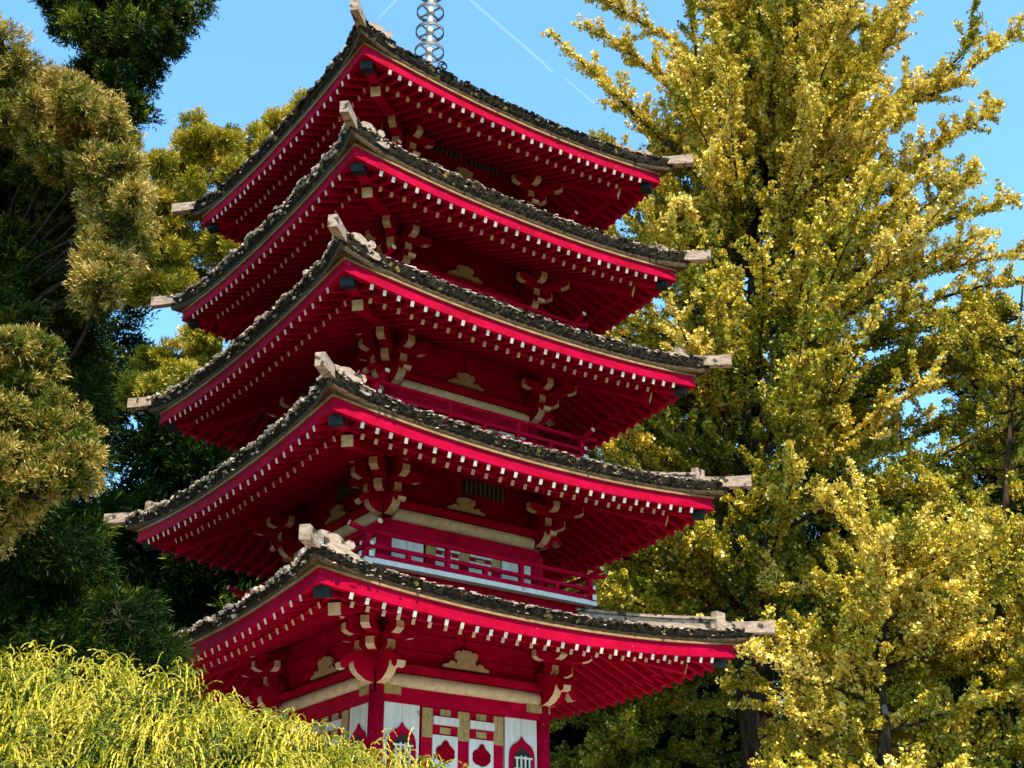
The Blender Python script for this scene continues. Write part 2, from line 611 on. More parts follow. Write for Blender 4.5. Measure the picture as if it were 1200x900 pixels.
# ---- hip rafters, hip ridges with end blocks and scroll ornaments
for i in range(5):
    a, zc, b = A_[i], Z_[i], B_[i]
    for k in range(4):
        def H(s, z, off=0.0):
            # along the hip between side k and side k+1 (k=0: near corner)
            return rot(k, (-s - off * 0.7071, -s + off * 0.7071, z))
        hb = MB()
        hb.bar(H(a - 0.75, zc + 0.02), H(a - 0.13, zc - 0.165), 0.13, 0.2, 0)
        hb.bar(H(b - 0.05, zc + 0.29), H(a - 0.45, zc - 0.28), 0.14, 0.135, 0, 1)
        hip = hb.build("hip_rafter", [RED, CREAM], pagoda)
        cb = MB()
        cb.bar(H(a - 0.20, zc - 0.140), H(a - 0.085, zc - 0.172), 0.155, 0.225, 0)
        cb.build("end_cap", METAL, hip)
        # ridge
        rb = MB()
        ss = np.linspace(a - 0.14, RAILR[i + 1] - 0.3 if i < 4 else 0.25, 12)
        pts_top = []
        s_end = ss[-1]
        z0 = zc + 0.15
        z1 = (FLOORZ[i + 1] - 0.24) if i < 4 else 12.95
        for q in range(len(ss) - 1):
            t0 = (ss[0] - ss[q]) / (ss[0] - s_end)
            t1 = (ss[0] - ss[q + 1]) / (ss[0] - s_end)

            def zr(t):
                return z0 * (1 - t) + z1 * t - 0.03 * math.sin(math.pi * t)
            h = 0.215
            pa, pb = H(ss[q], zr(t0)), H(ss[q + 1], zr(t1))
            rb.bar((pa[0], pa[1], pa[2] + h / 2 - 0.03), (pb[0], pb[1], pb[2] + h / 2 - 0.03), 0.15, h - 0.05)
            rb.bar((pa[0], pa[1], pa[2] + h - 0.028), (pb[0], pb[1], pb[2] + h - 0.028), 0.20, 0.036)
        ridge = rb.build("hip_ridge", [RIDGE], pagoda)
        ob = MB()
        ob.bar(H(a - 0.12, zc + 0.235), H(a + 0.13, zc + 0.212), 0.12, 0.14)
        ob.bar(H(a + 0.1305, zc + 0.212), H(a + 0.37, zc + 0.206), 0.12, 0.14, 0, None, None, (0, 0, 1), 0.11, 0.16)
        ob.build("ridge_block", [RIDGE], ridge)
        ub = MB()
        ub.bar(H(a - 0.128, zc + 0.13), H(a - 0.128, zc + 0.43), 0.085, 0.19, 0, None, None, (1, 0.2, 0))
        ub.build("ridge_post", [RIDGE], ridge)
        # cloud scrolls lying along both eaves beside the end block
        for sd_ in (0, 1):
            cbm = MB()
            prof = [(0.16, 0.0), (0.16, 0.15), (0.22, 0.21), (0.33, 0.235), (0.42, 0.20), (0.455, 0.155), (0.50, 0.215), (0.57, 0.22), (0.60, 0.165), (0.575, 0.11), (0.52, 0.09),
                    (0.57, 0.065), (0.65, 0.06), (0.69, 0.01), (0.67, -0.05), (0.6, -0.07)]
            prof = [(p_ * 0.82 - 0.09, q_ * 0.80) for p_, q_ in prof]
            sl = 0.155 if True else 0
            prof = [(r_, z_ - sl * r_) for r_, z_ in prof]
            c0 = H(a + 0.02, zc + 0.20)
            e1 = rot(k, (1, 0, 0)) if sd_ == 0 else rot(k, (0, 1, 0))
            if k == 0 and sd_ == 0 or k == 3 and sd_ == 9:
                cbm.prism(prof, (c0[0], c0[1], c0[2]), e1, 0.11)
                cbm.build("scroll_ornament", [RIDGE], ridge)

# ---- storeys
ARM = lambda L_: [(0, 0.06), (L_, 0.06), (L_, -0.025), (L_ - 0.05, -0.055), (L_ - 0.12, -0.065), (0, -0.065)]
NOSE = [(0, 0.20), (0.16, 0.235), (0.30, 0.20), (0.42, 0.12), (0.475, 0.03), (0.46, -0.04), (0.40, -0.055), (0.355, 0.0), (0.33, 0.055), (0.295, 0.06), (0.285, -0.01), (0.24, -0.08), (0.14, -0.16), (0, -0.20)]
FROG = [(-0.34, 0.0), (-0.34, 0.03), (-0.27, 0.045), (-0.235, 0.085), (-0.18, 0.085), (-0.155, 0.05), (-0.13, 0.10), (-0.165, 0.15), (-0.165, 0.20), (-0.12, 0.225), (-0.09, 0.205), (-0.06, 0.235)]
FROG = FROG + [(-x, z) for x, z in FROG[::-1]]


def ogee(w, h, n=9):
    """Katomado (bell-shaped) window outline, base at z=0, centred."""
    hs = max(h - 0.68 * w, h * 0.25)
    pts = [(-w * 0.53, 0.0), (-w * 0.49, hs * 0.5)]
    for fx, fz in ((1.0, 0.0), (0.99, 0.16), (0.93, 0.34), (0.82, 0.49), (0.67, 0.60), (0.50, 0.67), (0.33, 0.73), (0.18, 0.81), (0.07, 0.91), (0.0, 1.0)):
        pts.append((-w * 0.48 * fx, hs + (h - hs) * fz))
    return pts + [(-x, z) for x, z in pts[::-1][1:]]


for i in range(5):
    a, zc, b, zf0 = A_[i], Z_[i], B_[i], FLOORZ[i]
    k_ = b / 1.224
    wb = MB()
    wb.box(-b + 0.03, b - 0.03, -b + 0.03, b - 0.03, zf0 - 0.02, zc + 0.6)
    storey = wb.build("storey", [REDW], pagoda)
    # corner columns
    for sx, sy in ((-1, -1), (1, -1), (-1, 1), (1, 1)):
        c = MB()
        c.tube([(sx * b, sy * b, zf0 - 0.02), (sx * b, sy * b, zf0 + 0.6), (sx * b, sy * b, zc - 0.70)], [0.1, 0.1, 0.095], 16)
        c.build("column", [RED], storey, True)
    off = 0.0 if i == 0 else 0.085
    for k in range(4):
        nb = MB()
        # nuki beam, header, plank band
        nb.hexa([S(k, -b - .02, b + 0.055, zc - 0.885 + off), S(k, b + .02, b + 0.055, zc - 0.885 + off), S(k, b + .02, b - 0.05, zc - 0.885 + off), S(k, -b - .02, b - 0.05, zc - 0.885 + off),
                 S(k, -b - .02, b + 0.055, zc - 0.705 + off), S(k, b + .02, b + 0.055, zc - 0.705 + off), S(k, b + .02, b - 0.05, zc - 0.705 + off), S(k, -b - .02, b - 0.05, zc - 0.705 + off)])
        nb.build("tie_beam", [RED], storey)
        hb = MB()
        z0, z1 = zc - 0.535 + off, zc - 0.435 + off
        hb.hexa([S(k, -b - .06, b + 0.10, z0), S(k, b + .06, b + 0.10, z0), S(k, b + .06, b - 0.05, z0), S(k, -b - .06, b - 0.05, z0),
                 S(k, -b - .06, b + 0.10, z1), S(k, b + .06, b + 0.10, z1), S(k, b + .06, b - 0.05, z1), S(k, -b - .06, b - 0.05, z1)])
        hb.build("header_beam", [RED], storey)
        lg = MB()
        lz = zc - 0.62 + off
        lg.tube([S(k, -b + 0.10, b + 0.035, lz), S(k, 0, b + 0.035, lz), S(k, b - 0.10, b + 0.035, lz)], [0.084] * 3, 16)
        lg.build("cream_log", [CREAM], storey, True)
        pl = MB()
        for (p0, p1) in ((-b + 0.06, -0.01), (0.01, b - 0.06)):
            for q in range(3):
                z0 = zc - 0.433 + off + 0.001 + q * 0.215
                z1 = z0 + 0.205
                pv = b + 0.0 + 0.012 * q
                pl.hexa([S(k, p0, pv, z0), S(k, p1, pv, z0), S(k, p1, b - 0.05, z0), S(k, p0, b - 0.05, z0), S(k, p0, pv + .02, z1), S(k, p1, pv + .02, z1), S(k, p1, b - 0.05, z1), S(k, p0, b - 0.05, z1)])
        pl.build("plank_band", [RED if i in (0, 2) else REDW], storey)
        # purlin carried by the brackets
        pu = MB()
        v = b + 0.47
        pz = zc + 0.11
        pu.bar(S(k, -v - 0.16, v, pz), S(k, v + 0.16, v, pz), 0.09, 0.11, 0, 1, 1)
        pu.build("purlin", [RED, CREAM], storey)
        if k > 1:
            continue
        fg = MB()
        fz = zc - 0.385 + off
        ax = rot(k, (1, 0, 0))
        fg.prism([(x * (1 if i == 0 else 0.85), z * (1 if i == 0 else 0.8)) for x, z in FROG], S(k, 0, b + 0.055, fz), ax, 0.05)
        fg.build("frog_leg_strut", [CARVED], storey)
        # slatted vent
        if i in (1, 4):
            u0_, u1_ = (-0.03, 0.62) if i == 1 else (-0.62, 0.62)
            for (ua, ub, nm) in ([(u0_, u1_, 9)] if i == 1 else [(-0.62, -0.05, 7), (0.07, 0.62, 7)]):
                vb = MB()
                z0, z1 = (zc - 0.03, zc + 0.15) if i == 1 else (zc + 0.03, zc + 0.25)
                vb.hexa([S(k, ua, b + .045, z0), S(k, ub, b + .045, z0), S(k, ub, b + .02, z0), S(k, ua, b + .02, z0), S(k, ua, b + .045, z1), S(k, ub, b + .045, z1), S(k, ub, b + .02, z1), S(k, ua, b + .02, z1)], 0)
                for q in range(nm):
                    uq = ua + (ub - ua) * (q + 0.5) / nm
                    vb.bar(S(k, uq, b + .063, z0 - 0.01), S(k, uq, b + .063, z1 + 0.01), 0.03, 0.03, 1, None, None, rot(k, (0, -1, 0)))
                vb.build("vent_grille", [DARK, SLATS], storey)
        # white infill panels with bell-shaped windows, and the door bay
        ztop = zc - 0.887 + off
        zbot = zf0 + 0.06
        du = 0.60 * k_
        for sgn in (-1, 1):
            wp = MB()
            ua, ub = sorted((sgn * (du + 0.03), sgn * (b - 0.098)))
            nb_ = 2
            for q in range(nb_):
                pa = ua + (ub - ua) * q / nb_ + (0.003 if q else 0)
                pb = ua + (ub - ua) * (q + 1) / nb_ - 0.003
                wp.hexa([S(k, pa, b + .018, zbot), S(k, pb, b + .018, zbot), S(k, pb, b - .05, zbot), S(k, pa, b - .05, zbot), S(k, pa, b + .018, ztop), S(k, pb, b + .018, ztop), S(k, pb, b - .05, ztop), S(k, pa, b - .05, ztop)])
            panel = wp.build("white_panel", [WHITE], storey)
            # window: red ogee frame, dark opening, white lattice
            uc = (ua + ub) / 2 + (0.0 if i else 0.0)
            hw = (0.40 if i == 0 else 0.30)
            hh = (1.0 if i == 0 else 0.24)
            zb0 = ztop - 0.22 - hh if i == 0 else zf0 + 0.02
            ax = rot(k, (1, 0, 0))
            win = MB()
            win.prism(ogee(hw, hh), S(k, uc, b + 0.028, zb0), ax, 0.03)
            win.prism([(x, z) for x, z in ogee(hw * 0.72, hh * 0.88)], S(k, uc, b + 0.036, zb0), ax, 0.03, 1)
            wo_ = win.build("window", [RED, DARK], pagoda)
            lt = MB()
            pr = ogee(hw * 0.70, hh * 0.80)

            def top_at(x):
                best = hh * 0.4
                for (x0_, z0_), (x1_, z1_) in zip(pr[:-1], pr[1:]):
                    if (x0_ - x) * (x1_ - x) <= 0 and abs(x1_ - x0_) > 1e-6:
                        best = max(best, z0_ + (z1_ - z0_) * (x - x0_) / (x1_ - x0_))
                return best
            for x in (-0.24, -0.08, 0.08, 0.24):
                lt.bar(S(k, uc + x * hw, b + 0.060, zb0), S(k, uc + x * hw, b + 0.060, zb0 + top_at(x * hw)), 0.022, 0.014, 0, None, None, rot(k, (0, -1, 0)))
            nh = 6 if i == 0 else 2
            for q in range(nh):
                zz = zb0 + hh * 0.78 * (q + 0.6) / nh
                lt.bar(S(k, uc - hw * 0.34, b + 0.068, zz), S(k, uc + hw * 0.34, b + 0.068, zz), 0.014, 0.022)
            lt.build("lattice", [WHITE], wo_)
        # door
        db = MB()
        db.hexa([S(k, -du, b + .012, zbot), S(k, du, b + .012, zbot), S(k, du, b - .05, zbot), S(k, -du, b - .05, zbot), S(k, -du, b + .012, ztop), S(k, du, b + .012, ztop), S(k, du, b - .05, ztop), S(k, -du, b - .05, ztop)])
        door = db.build("door", [RED], pagoda)
        H0 = ztop - zbot
        sc = 1.0 if i == 0 else 0.45
        def plate(mb, ua, ub, za, zb, v0=0.0, v1=0.03, mi=0):
            mb.hexa([S(k, ua, b + v1, za), S(k, ub, b + v1, za), S(k, ub, b + v0, za), S(k, ua, b + v0, za), S(k, ua, b + v1, zb), S(k, ub, b + v1, zb), S(k, ub, b + v0, zb), S(k, ua, b + v0, zb)], mi)
        for (ua, ub) in ((-0.595, -0.45), (-0.085, 0.0), (0.003, 0.085), (0.45, 0.595)):
            ua, ub = ua * k_, ub * k_
            fit = MB()
            plate(fit, ua, ub, ztop - 0.36 * sc, ztop - 0.012, 0.013, 0.028)
            fit.build("gilt_fitting", [GOLD], door)
            if i == 0:
                fit = MB()
                plate(fit, ua, ub, ztop - 1.15, ztop - 0.80, 0.013, 0.028)
                fit.build("gilt_fitting", [GOLD], door)
        for uc in (-0.265, 0.265):
            for (za_, zb_) in ((0.085, 0.01 / sc), (0.30, 0.225)):
                fit = MB()
                plate(fit, (uc - 0.075) * k_, (uc + 0.075) * k_, ztop - za_ * sc, ztop - zb_ * sc, 0.013, 0.024)
                fit.build("gilt_fitting", [GOLD], door)
        for uc in (-0.265, 0.265):
            wp = MB()
            plate(wp, (uc - 0.18) * k_, (uc + 0.18) * k_, ztop - 0.20 * sc, ztop - 0.105 * sc, 0.013, 0.055)
            wp.build("white_rail", [WHITE], door)
            wp = MB()
            plate(wp, (uc - 0.18) * k_, (uc + 0.18) * k_, max(ztop - 0.71 * (1 if i == 0 else 0.55), zbot + 0.01), ztop - 0.32 * sc, 0.013, 0.030)
            wp.build("white_door_panel", [WHITE], door)
            if i == 0:
                cl = MB()
                cp = []
                for t in np.linspace(0, 2 * math.pi, 40, endpoint=False):
                    r_ = 1 + 0.10 * abs(math.sin(3 * t)) - 0.05
                    x = 0.135 * math.cos(t) * r_
                    z = 0.10 * math.sin(t) * (1 + 0.12 * abs(math.cos(2.5 * t)))
                    if math.sin(t) > 0.9:
                        z += 0.05 * (math.sin(t) - 0.9) / 0.1
                    cp.append((x, z))
                cl.prism(cp, S(k, uc, b + 0.033, ztop - 0.53), rot(k, (1, 0, 0)), 0.014)
                cl.build("cloud_emblem", [REDW], door)
        # gilt corner fittings on the tie beam
        if i == 0:
            for sgn in (-1, 1):
                gf = MB()
                ua, ub = sorted((sgn * (b - 0.29), sgn * (b + 0.075)))
                plate(gf, ua, ub, zc - 0.80, zc - 0.692, 0.0, 0.075)
                gf.build("gilt_corner_fitting", [GOLD], storey)

    # ---------------- bracket sets on the three corners in view
    for (sx, sy) in ((-1, -1), (1, -1), (-1, 1)):
        org = (sx * b, sy * b)
        bk = MB()
        # big bearing block on the column
        z0 = zc - 0.435 + off
        bk.hexa([(org[0] - .1, org[1] - .1, z0), (org[0] + .1, org[1] - .1, z0), (org[0] + .1, org[1] + .1, z0), (org[0] - .1, org[1] + .1, z0),
                 (org[0] - .15, org[1] - .15, z0 + .13), (org[0] + .15, org[1] - .15, z0 + .13), (org[0] + .15, org[1] + .15, z0 + .13), (org[0] - .15, org[1] + .15, z0 + .13)])
        bk.box(org[0] - .07, org[0] + .07, org[1] - .07, org[1] + .07, z0 + .131, zc + .45)
        br = bk.build("bracket", [REDW], pagoda)
        for (dx, dy) in ((sx, 0), (0, sy), (sx, sy)):
            dg = 1.0 if dx == 0 or dy == 0 else 1.36
            ax = (dx, dy, 0)
            al = math.hypot(dx, dy)
            e = np.array([dx / al, dy / al, 0])
            for (L_, zz) in ((0.30 * dg, zc - 0.275), (0.49 * dg, zc - 0.09), (0.62 * dg, zc + 0.09)):
                am = MB()
                am.prism(ARM(L_), (org[0], org[1], zz), ax, 0.105, 0, {1: 1, 2: 1, 3: 1})
                am.build("arm", [RED, CREAM], br)
                bl = MB()
                p = np.array([org[0], org[1], zz + 0.061]) + e * (L_ - 0.10)
                s = np.array([-e[1], e[0], 0])
                lo = [p + e * x + s * y for x, y in ((-.055, -.055), (.055, -.055), (.055, .055), (-.055, .055))]
                hi = [p + e * x + s * y + np.array([0, 0, .095]) for x, y in ((-.08, -.08), (.08, -.08), (.08, .08), (-.08, .08))]
                bl.hexa(lo + hi)
                bl.build("bearing_block", [RED], br)
        # lateral arms lying along the walls
        for (dx, dy) in ((-sx, 0), (0, -sy)):
            e = np.array([dx, dy, 0.0])
            o_ = np.array([org[0] if dx else org[0] + sx * 0.30, org[1] if dy else org[1] + sy * 0.30, 0])
            am = MB()
            am.prism(ARM(0.34), (o_[0], o_[1], zc - 0.12), e, 0.09, 0, {1: 1, 2: 1, 3: 1})
            am.build("arm", [RED, CREAM], br)
        # curled nosings of the tie beams
        sc = 1.0 if i == 0 else 0.72
        for (dx, dy) in ((sx, 0), (0, sy)):
            nm = MB()
            ed = {q: 1 for q in (4, 5, 6, 7, 9, 10, 11, 12)}
            nm.prism([(r_ * sc + 0.07, z_ * sc * 0.85) for r_, z_ in NOSE], (org[0], org[1], zc - 0.535 + off), (dx, dy, 0), 0.115, 0, ed)
            nm.build("curled_nosing", [RED, CREAM], br)

    # ---------------- balcony
    if i:
        R = RAILR[i]
        rw = MB()
        rw.box(-R + 0.10, R - 0.10, -R + 0.10, R - 0.10, zf0 - 0.34, zf0 - 0.034, 0)
        rw.box(-R - 0.02, R + 0.02, -R - 0.02, R + 0.02, zf0 - 0.033, zf0 + 0.028, 1)
        rail = rw.build("balcony", [REDW, WHITE], pagoda)
        for k in range(4):
            vr = R - 0.045
            for (hz, w_, hgt, ext, nm) in ((0.065, 0.07, 0.07, 0.10, "bottom_rail"), (0.195, 0.05, 0.045, 0.10, "middle_rail"), (0.37, 0.06, 0.05, 0.0, "top_rail")):
                rb = MB()
                if nm == "top_rail":
                    pts = [S(k, -vr - 0.27, vr, zf0 + hz + 0.05), S(k, -vr - 0.12, vr, zf0 + hz + 0.012), S(k, -vr, vr, zf0 + hz), S(k, vr, vr, zf0 + hz), S(k, vr + 0.12, vr, zf0 + hz + 0.012), S(k, vr + 0.27, vr, zf0 + hz + 0.05)]
                    rb.tube(pts, [0.036, 0.032, 0.03, 0.03, 0.032, 0.036], 10)
                    rb.m[-1] = 1
                    rb.m[-2] = 1
                else:
                    rb.bar(S(k, -vr - ext, vr, zf0 + hz), S(k, vr + ext, vr, zf0 + hz), w_, hgt, 0, 1, 1)
                rb.build(nm, [RED, WHITE if nm != "top_rail" else CREAM], rail)
            for q in range(6):
                uq = -vr + 2 * vr * q / 6
                pb = MB()
                c = S(k, uq, vr, 0)
                w_ = 0.045 if q else 0.055
                pb.box(c[0] - w_ / 1.6, c[0] + w_ / 1.6, c[1] - w_ / 1.6, c[1] + w_ / 1.6, zf0 + 0.029, zf0 + (0.345 if q % 2 == 0 else 0.2))
                pb.build("post", [RED], rail)

# ---- spire
sp = MB()
sp.box(-0.42, 0.42, -0.42, 0.42, 12.9, 13.25)
sp.tube([(0, 0, 13.25), (0, 0, 13.32), (0, 0, 13.42), (0, 0, 13.5)], [0.34, 0.36, 0.28, 0.1], 20)
sp.tube([(0, 0, 13.5), (0, 0, 15), (0, 0, 18.6)], [0.052, 0.05, 0.04], 14)
spire = sp.build("spire", [SPIREM], pagoda)
for q in range(9):
    zz = 14.08 + 0.42 * q
    R = 0.248 - 0.008 * q
    rb = MB()
    n = 32
    for j in range(n):
        t0, t1 = 2 * math.pi * j / n, 2 * math.pi * (j + 1) / n
        c0, s0, c1, s1 = math.cos(t0), math.sin(t0), math.cos(t1), math.sin(t1)
        ro, ri = R, R - 0.016
        rb.hexa([(ro * c0, ro * s0, zz), (ro * c1, ro * s1, zz), (ri * c1, ri * s1, zz), (ri * c0, ri * s0, zz),
                 (ro * c0, ro * s0, zz + 0.06), (ro * c1, ro * s1, zz + 0.06), (ri * c1, ri * s1, zz + 0.06), (ri * c0, ri * s0, zz + 0.06)])
    for j in range(4):
        t = math.pi / 2 * j + 0.35
        rb.bar((0.05 * math.cos(t), 0.05 * math.sin(t), zz + 0.03), ((R - 0.008) * math.cos(t), (R - 0.008) * math.sin(t), zz + 0.03), 0.022, 0.03)
    rb.build("ring", [RINGM], spire)
    hubm = MB()
    hubm.tube([(0, 0, zz - 0.05), (0, 0, zz + 0.02), (0, 0, zz + 0.1)], [0.066, 0.07, 0.062], 14)
    hubm.build("collar", [SPIREM], spire, True)
# curled iron finial standing on the top roof by the spire
cf = MB()
cpos = np.array([-1.42, -2.56, 11.42])
pts = [cpos, cpos + np.array([0.01, 0, 0.09])]
for t in np.linspace(0, 1, 22):
    ang = t * 2.6 * math.pi
    q_ = 0.075 * (1 - 0.7 * t)
    pts.append(cpos + np.array([0.085 - q_ * math.cos(ang), 0, 0.10 + q_ * math.sin(ang)]))
cf.tube(pts, 0.014, 6)
cf.build("iron_scroll", [METAL], pagoda)
cw = MB()
cw.tube(curve_pts([at(447, 126, 15.07), at(447.5, 165, 15.05), at(445, 224, 15.07)], 10), [0.006] * 10, 5)
cw.build("hanging_cable", [SPIREM], pagoda)

# ------------------------------------------------------------------ ground
def terrain(x, y):
    d = np.hypot(x, y)
    return -1.5 + 1.45 / (1 + np.exp((d - 8.0) / 1.6)) + 0.25 * hsh(np.stack([x * 0.12, y * 0.12, 0 * x], -1)) * np.clip((d - 4) / 8, 0, 1)


gx = np.concatenate([np.linspace(-900, -45, 24), np.linspace(-42, 42, 71), np.linspace(45, 900, 24)])
X, Y = np.meshgrid(gx, gx, indexing='ij')
Zg = terrain(X, Y)
g = MB()
g.v = [tuple(p) for p in np.stack([X, Y, Zg], -1).reshape(-1, 3)]
n = len(gx)
for r in range(n - 1):
    for c in range(n - 1):
        g.f.append((r * n + c, (r + 1) * n + c, (r + 1) * n + c + 1, r * n + c + 1))
        g.m.append(0)
tag(g.build("ground", [SOIL], None, True), "brown leaf littered garden ground under the trees", "ground", None, "structure")
# unseen gravel terrace added to bounce light under the eaves (follows the mound, 3 cm proud)
g = MB()
rad = np.linspace(0, 7.5, 16)
ang = np.linspace(0, 2 * math.pi, 65)[:-1]
for r_ in rad:
    for t in ang:
        x, y = r_ * math.cos(t), r_ * math.sin(t)
        g.v.append((x, y, float(terrain(np.array(x), np.array(y))) + 0.04))
for r in range(15):
    for c in range(64):
        g.f.append((r * 64 + c, r * 64 + (c + 1) % 64, (r + 1) * 64 + (c + 1) % 64, (r + 1) * 64 + c)[::-1])
        g.m.append(0)
tag(g.build("bounce_gravel", [GRAVEL], None, True), "unseen pale gravel added around the pagoda to bounce light upward", "path", None, "structure")


# ------------------------------------------------------------------ trees
def gz(x, y):
    return float(terrain(np.array(float(x)), np.array(float(y))))


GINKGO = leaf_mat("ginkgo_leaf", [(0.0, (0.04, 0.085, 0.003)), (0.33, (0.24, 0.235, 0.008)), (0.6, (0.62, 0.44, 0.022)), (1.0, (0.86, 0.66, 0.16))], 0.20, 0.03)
NEEDLE = leaf_mat("tan_tipped_needle", [(0.0, (0.006, 0.016, 0.002)), (0.4, (0.05, 0.092, 0.004)), (0.66, (0.30, 0.205, 0.018)), (1.0, (0.66, 0.44, 0.13))], 0.16, 0.015)  # dark end of the ramp paints shade, tan end sunlit new growth
DARKN = leaf_mat("shade_dark_needle", [(0.0, (0.002, 0.006, 0.001)), (0.5, (0.006, 0.018, 0.002)), (0.8, (0.035, 0.060, 0.003)), (1.0, (0.24, 0.23, 0.015))], 0.12, 0.006)  # near-black green puts the trees' deep shade into the leaf colour
CEDAR = leaf_mat("golden_cedar_needle", [(0.0, (0.03, 0.065, 0.003)), (0.4, (0.20, 0.20, 0.010)), (0.72, (0.46, 0.34, 0.020)), (1.0, (0.72, 0.50, 0.08))], 0.18, 0.015)
THREAD = leaf_mat("golden_thread_foliage", [(0.0, (0.004, 0.014, 0.001)), (0.35, (0.075, 0.115, 0.003)), (0.66, (0.38, 0.32, 0.008)), (1.0, (0.70, 0.525, 0.06))], 0.12, 0.02)


def rand_unit(n):
    v = rng.normal(size=(n, 3))
    return unit(v)


class Broadleaf:
    """Ginkgo-like: limbs carry shoots, shoots carry rosettes of fan leaves in sleeves."""

    def __init__(self):
        self.wood = MB()
        self.cl = []          # rosette centres
        self.cd = []          # local shoot direction
        self.ct = []          # tint of the limb a rosette grows on

    def limb(self, pts, r0_, r1_, dens=1.0, start=0.25, shoot=1.1, sleeve=True, sides=6):
        pts = np.array(pts)
        n = len(pts)
        self.wood.tube(pts, np.linspace(r0_, r1_, n), sides, 0, True, 0.06)
        d = unit(np.gradient(pts, axis=0))
        L_ = np.linalg.norm(np.diff(pts, axis=0), axis=1).sum()
        self.lt = rng.normal(0, 0.11)
        ns = max(4, int(L_ * 7.2 * dens))
        for t in np.sort(rng.uniform(start, 1.0, ns)):
            k = min(int(t * (n - 1)), n - 2)
            f = t * (n - 1) - k
            p = pts[k] * (1 - f) + pts[k + 1] * f
            perp = rand_unit(1)[0]
            perp -= d[k] * (perp @ d[k])
            dirn = unit(d[k] * rng.uniform(0.35, 0.9) + unit(perp) * rng.uniform(0.4, 1.0) + np.array([0, 0, 0.42]))
            sl = shoot * rng.uniform(0.35, 1.15) * (1.15 - 0.6 * t)
            self.shoot(p, dirn, sl, 0.012 + 0.006 * (1 - t))
        # sleeve of rosettes on the limb itself, outer part
        if sleeve:
            m = int(L_ * 20 * dens)
            t = rng.uniform(max(start, 0.35), 1.0, m)
            k = np.minimum((t * (n - 1)).astype(int), n - 2)
            f = (t * (n - 1) - k)[:, None]
            self.cl.append(pts[k] * (1 - f) + pts[k + 1] * f + rand_unit(m) * 0.07)
            self.cd.append(d[k])
            self.ct.append(np.full(m, self.lt))

    def shoot(self, p, dirn, L_, r):
        n = 5
        bend = np.array([0, 0, rng.uniform(-0.15, 0.35)]) + rand_unit(1)[0] * 0.15
        t = np.linspace(0, 1, n)[:, None]
        pts = p + dirn * L_ * t + bend * L_ * 0.5 * t * t
        self.wood.tube(pts, np.linspace(r, 0.004, n), 3, 0, False)
        m = max(3, int(L_ / 0.036))
        t = rng.uniform(0.12, 1.0, m)[:, None]
        self.cl.append(p + dirn * L_ * t + bend * L_ * 0.5 * t * t + rand_unit(m) * 0.032)
        self.cd.append(np.repeat(dirn[None], m, 0))
        self.ct.append(np.full(m, self.lt + rng.normal(0, 0.05)))

    def finish(self, root, barkm, leafm, per=6, size=0.075, tint_fn=None, keep=None):
        self.wood.build("trunk", [barkm], root, True)
        c = np.concatenate(self.cl)
        dd = np.concatenate(self.cd)
        ct = np.concatenate(self.ct)
        if keep is not None:
            msk = keep(c)
            c, dd, ct = c[msk], dd[msk], ct[msk]
        N = len(c) * per
        C_ = np.repeat(c, per, 0)
        D_ = np.repeat(dd, per, 0)
        out = unit(rand_unit(N) + D_ * 0.2 + np.array([0, 0, 0.15]))
        pos = C_ + out * rng.uniform(0.0, 0.05, N)[:, None]
        nrm = unit(rand_unit(N) + np.array([-0.1, -0.5, 0.9]) * 0.8)
        sz = size * rng.uniform(0.5, 1.4, N)
        tn = tint_fn(C_) + rng.normal(0, 0.13, N) + np.repeat(rng.normal(0, 0.07, len(c)) + ct, per)
        leaf_obj("crown", pos, out, nrm, sz, sz * 1.15, tn, leafm, root, 0.2, 0.86, 0.78)
        return N


# ---- the big golden ginkgo behind the pagoda
DG = 25.0
tr = [at(*q, DG) for q in [(893, 905), (886, 760), (884, 640), (882, 520), (880, 420), (886, 322), (880, 280), (892, 233), (914, 190), (914, 117), (901, 56), (894, 0), (888, -100), (880, -210)]]
basep = np.array([tr[0][0], tr[0][1], gz(tr[0][0], tr[0][1]) - 0.2])
gk = Broadleaf()
tp = curve_pts([basep] + tr, 60)
gk.wood.tube(tp, np.concatenate([np.linspace(0.40, 0.25, 18), np.linspace(0.24, 0.08, 14), np.linspace(0.10, 0.025, 28)]), 14, 0, True, 0.09)
ginkgo = empty("ginkgo_tree", basep, "tall golden ginkgo with dark bare trunk just right of the pagoda", "tree")
